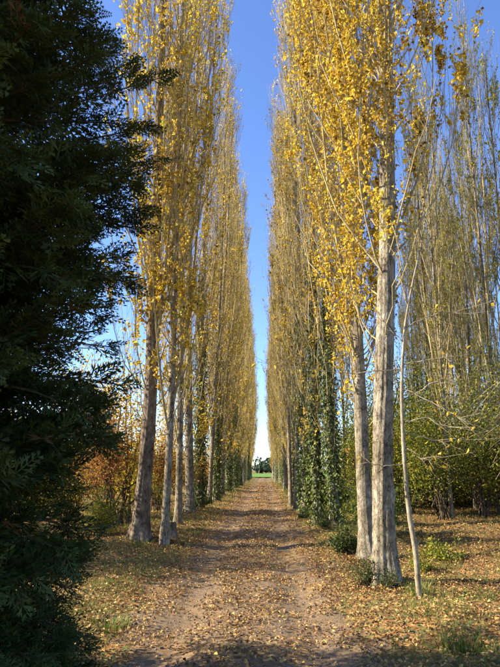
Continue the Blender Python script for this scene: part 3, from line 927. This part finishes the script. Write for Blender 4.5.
# ------------------------------------------------------------------ stump
rng = np.random.default_rng(97)
x, y = ground_at(171, 543)
sides = 14; rings = 7
ang = np.linspace(0, 2 * np.pi, sides, endpoint=False)
zz = np.array([-0.1, 0.03, 0.1, 0.2, 0.28, 0.33, 0.33])
rr = np.array([0.17, 0.15, 0.125, 0.11, 0.105, 0.098, 0.0])[:, None] * (1 + 0.09 * np.sin(5 * ang) + 0.05 * np.sin(3 * ang + 1))[None]
v = np.stack([rr * np.cos(ang), rr * np.sin(ang), zz[:, None] + 0.02 * np.sin(2 * ang)[None] * (zz > 0.2)[:, None]], -1)
i = np.arange(rings * sides).reshape(rings, sides)
f = np.stack([i[:-1], np.roll(i, -1, 1)[:-1], np.roll(i, -1, 1)[1:], i[1:]], -1).reshape(-1, 4)
mb = MB(); mb.add(v, f)
o = obj('tree_stump', mb.mesh('tree_stump', M_BARK_DARK, True), label='short dark tree stump at the foot of the slender grey poplar', category='stump')
o.location = (x, y, zg(x, y) - 0.01)

# ------------------------------------------------------------------ distant wood beyond the field
rng = np.random.default_rng(98)
n = 12000
cx = rng.uniform(-140, 140, 220); cyy = rng.uniform(238, 262, 220); hh = 3.9 + 1.2 * np.sin(cx * 0.11 + 2.2) + rng.uniform(-1.5, 2.5, 220)
k = rng.integers(0, 220, n)
d = rdir(rng, n) * rng.random((n, 1)) ** 0.4
C = np.stack([cx[k] + d[:, 0] * 3.2, cyy[k] + d[:, 1] * 3.2, hh[k] * (0.52 + 0.48 * d[:, 2])], -1)
mb = MB(); leaves(mb, C, rdir(rng, n), rdir(rng, n), rng.uniform(1.0, 2.0, n), rng.uniform(0.8, 1.5, n), np.clip(rng.normal(0.4, 0.25, n), 0, 1))
obj('distant_wood', mb.mesh('distant_wood', M_FAR), kind='stuff', label='dark wood on the far side of the green field', category='wood')

# ------------------------------------------------------------------ fallen leaves
rng = np.random.default_rng(99)


def litter(n, x0, x1, y0, y1, size, wfun):
    x = rng.uniform(x0, x1, n); y = rng.uniform(y0, y1, n)
    keep = rng.random(n) < wfun(x, y)
    x, y = x[keep], y[keep]; n = len(x)
    z = height(x, y) + rng.uniform(0.018, 0.055, n)
    C = np.stack([x, y, z], -1)
    D = rdir(rng, n) * np.array([1, 1, 0.35]); Nn = np.array([0, 0, 1.0]) + 0.55 * rdir(rng, n)
    Ls = size * rng.uniform(0.5, 1.25, n)
    tone = rng.normal(0.5, 0.27, n)
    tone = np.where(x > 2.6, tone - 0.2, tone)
    tone = tone + 0.1 * smooth_noise(x, y, 1.5, 43)
    return C, D, Nn, Ls, Ls * rng.uniform(0.5, 0.95, n), np.clip(tone, 0, 1)


def leaf_weight(x, y):
    ruts = np.exp(-((x - (TC - 0.68)) / 0.34) ** 2) + np.exp(-((x - (TC + 0.70)) / 0.34) ** 2)
    w = 1.0 - 0.75 * ruts
    w = w + 0.40 * smooth_noise(x, y, 1.1, 41) + 0.30 * smooth_noise(x, y, 0.35, 42)
    out = np.maximum(TL - x, x - TR)
    w = np.where(out > 2.5, w * 0.9, w)
    return np.clip(w, 0.05, 1)


mb = MB()
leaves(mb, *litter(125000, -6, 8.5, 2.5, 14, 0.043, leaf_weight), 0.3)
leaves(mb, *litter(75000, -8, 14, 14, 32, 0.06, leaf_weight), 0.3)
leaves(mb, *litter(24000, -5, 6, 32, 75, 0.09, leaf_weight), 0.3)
for px, py, rr_ in ((386, 590, 0.42), (368, 562, 0.36), (139, 543, 0.4), (164, 547, 0.3)):
    bx, by = ground_at(px, py)
    n = 900
    a = rng.uniform(0, 6.28, n); r = rr_ * rng.uniform(0.45, 1.5, n)
    x = bx + r * np.cos(a); y = by + r * np.sin(a)
    C = np.stack([x, y, height(x, y) + 0.02 + 0.07 * np.exp(-((r - 0.5 * rr_) / (0.4 * rr_)) ** 2) * rng.random(n)], -1)
    Ls = 0.05 * rng.uniform(0.5, 1.25, n)
    leaves(mb, C, rdir(rng, n) * np.array([1, 1, 0.5]), np.array([0, 0, 1.0]) + 0.7 * rdir(rng, n), Ls, Ls * 0.7, np.clip(rng.normal(0.35, 0.25, n), 0, 1), 0.3)
obj('leaf_litter', mb.mesh('leaf_litter', M_LIT), kind='stuff', label='yellow and brown fallen leaves strewn over track and verges')

# ------------------------------------------------------------------ grass on the verges
def blades(n, x0, x1, y0, y1, hmin, hmax, wfun, wd):
    x = rng.uniform(x0, x1, n); y = rng.uniform(y0, y1, n)
    keep = rng.random(n) < wfun(x, y)
    x, y = x[keep], y[keep]; n = len(x)
    z = height(x, y) - 0.005
    h = rng.uniform(hmin, hmax, n)
    a = rng.uniform(0, 6.28, n)
    b = np.stack([x, y, z], -1)
    s = np.stack([np.cos(a), np.sin(a), np.zeros(n)], -1) * wd
    lean = np.stack([-np.sin(a), np.cos(a), np.zeros(n)], -1) * (h * rng.uniform(0.1, 0.8, n))[:, None] + rng.normal(0, 0.015, (n, 3))
    top = b + lean + np.array([0, 0, 1]) * h[:, None]
    mid = b + lean * 0.35 + np.array([0, 0, 1]) * (h * 0.62)[:, None]
    v = np.stack([b - s, b + s, mid + s * 0.7, mid - s * 0.7, top], 1).reshape(-1, 3)
    i = np.arange(n)[:, None] * 5
    f = np.concatenate([i + np.array([0, 1, 2]), i + np.array([0, 2, 3]), i + np.array([3, 2, 4])], 1).reshape(-1, 3)
    return v, f, np.repeat(np.clip(rng.normal(0.5, 0.27, n), 0, 1), 3)


def grass_weight(x, y):
    out = np.maximum(TL - x, x - TR)
    edge_ = 0.3 * np.exp(-((out - 0.5) / 0.6) ** 2)
    patch = np.clip(0.20 + edge_ + 0.75 * smooth_noise(x, y, 1.7, 51), 0, 1)
    return np.where(out < -0.1, 0.012, np.clip(0.25 + out, 0, 1) * patch * np.where(out > 2.2, 0.35, 1))


mb = MB()
mb.add(*blades(190000, -5, 6, 3, 14, 0.03, 0.10, grass_weight, 0.003))
mb.add(*blades(90000, -6, 9, 14, 34, 0.05, 0.14, grass_weight, 0.006))
mb.add(*blades(24000, -4, 4, 34, 90, 0.06, 0.2, grass_weight, 0.012))
obj('grass', mb.mesh('grass', M_GRASS), kind='stuff', label='short grass growing through the leaves on both verges')

# ------------------------------------------------------------------ grit on the track
rng = np.random.default_rng(119)
n = 5000
x = rng.uniform(TL, TR, n); y = 2.5 + 16 * rng.random(n) ** 1.4
sz = 0.006 + 0.014 * rng.random(n) ** 3
oc = np.array([[1, 0, 0], [-1, 0, 0], [0, 1, 0], [0, -1, 0], [0, 0, 0.8], [0, 0, -0.8]], float)
of = np.array([[0, 2, 4], [2, 1, 4], [1, 3, 4], [3, 0, 4], [2, 0, 5], [1, 2, 5], [3, 1, 5], [0, 3, 5]])
v = np.stack([x, y, height(x, y) + 0.012], -1)[:, None] + sz[:, None, None] * oc[None] * rng.uniform(0.6, 1.3, (n, 6, 1))
mb = MB(); mb.add(v.reshape(-1, 3), (of[None] + (np.arange(n) * 6)[:, None, None]).reshape(-1, 3))
obj('grit', mb.mesh('grit', M_WOOD), kind='stuff', label='small stones and grit scattered on the dirt track')

rng = np.random.default_rng(120)


def tuft(px, py, n, rad, h, label):
    x, y = ground_at(px, py)
    a = rng.uniform(0, 6.28, n); r = rad * rng.random(n) ** 0.7
    b = np.stack([r * np.cos(a), r * np.sin(a), np.full(n, -0.03)], -1)
    hh = h * rng.uniform(0.5, 1, n)
    lean = np.stack([np.cos(a), np.sin(a), np.zeros(n)], -1) * (hh * rng.uniform(0.2, 0.7, n))[:, None]
    s = np.stack([-np.sin(a), np.cos(a), np.zeros(n)], -1) * 0.004
    mid = b + lean * 0.4 + np.array([0, 0, 1]) * (hh * 0.7)[:, None]; top = b + lean + np.array([0, 0, 1]) * hh[:, None]
    v = np.stack([b - s, b + s, mid + s, mid - s, top], 1).reshape(-1, 3)
    i = np.arange(n)[:, None] * 5
    f = np.concatenate([i + np.array([0, 1, 2]), i + np.array([0, 2, 3]), i + np.array([3, 2, 4])], 1).reshape(-1, 3)
    m = MB(); m.add(v, f, np.repeat(np.clip(rng.normal(0.35, 0.2, n), 0, 1), 3))
    o = obj('grass_tuft', m.mesh('grass_tuft', M_GRASS), label=label, category='grass')
    o.location = (x, y, zg(x, y))


tuft(420, 604, 120, 0.2, 0.2, 'green grass tuft round the base of the slender sapling')
tuft(108, 628, 260, 0.26, 0.13, 'green grass tuft at the track edge just past the conifer')
tuft(465, 655, 300, 0.26, 0.12, 'green grass tuft among fallen leaves on the verge in front of the sapling')
tuft(140, 552, 110, 0.25, 0.22, 'green grass tuft at the foot of the thick dark trunked poplar')
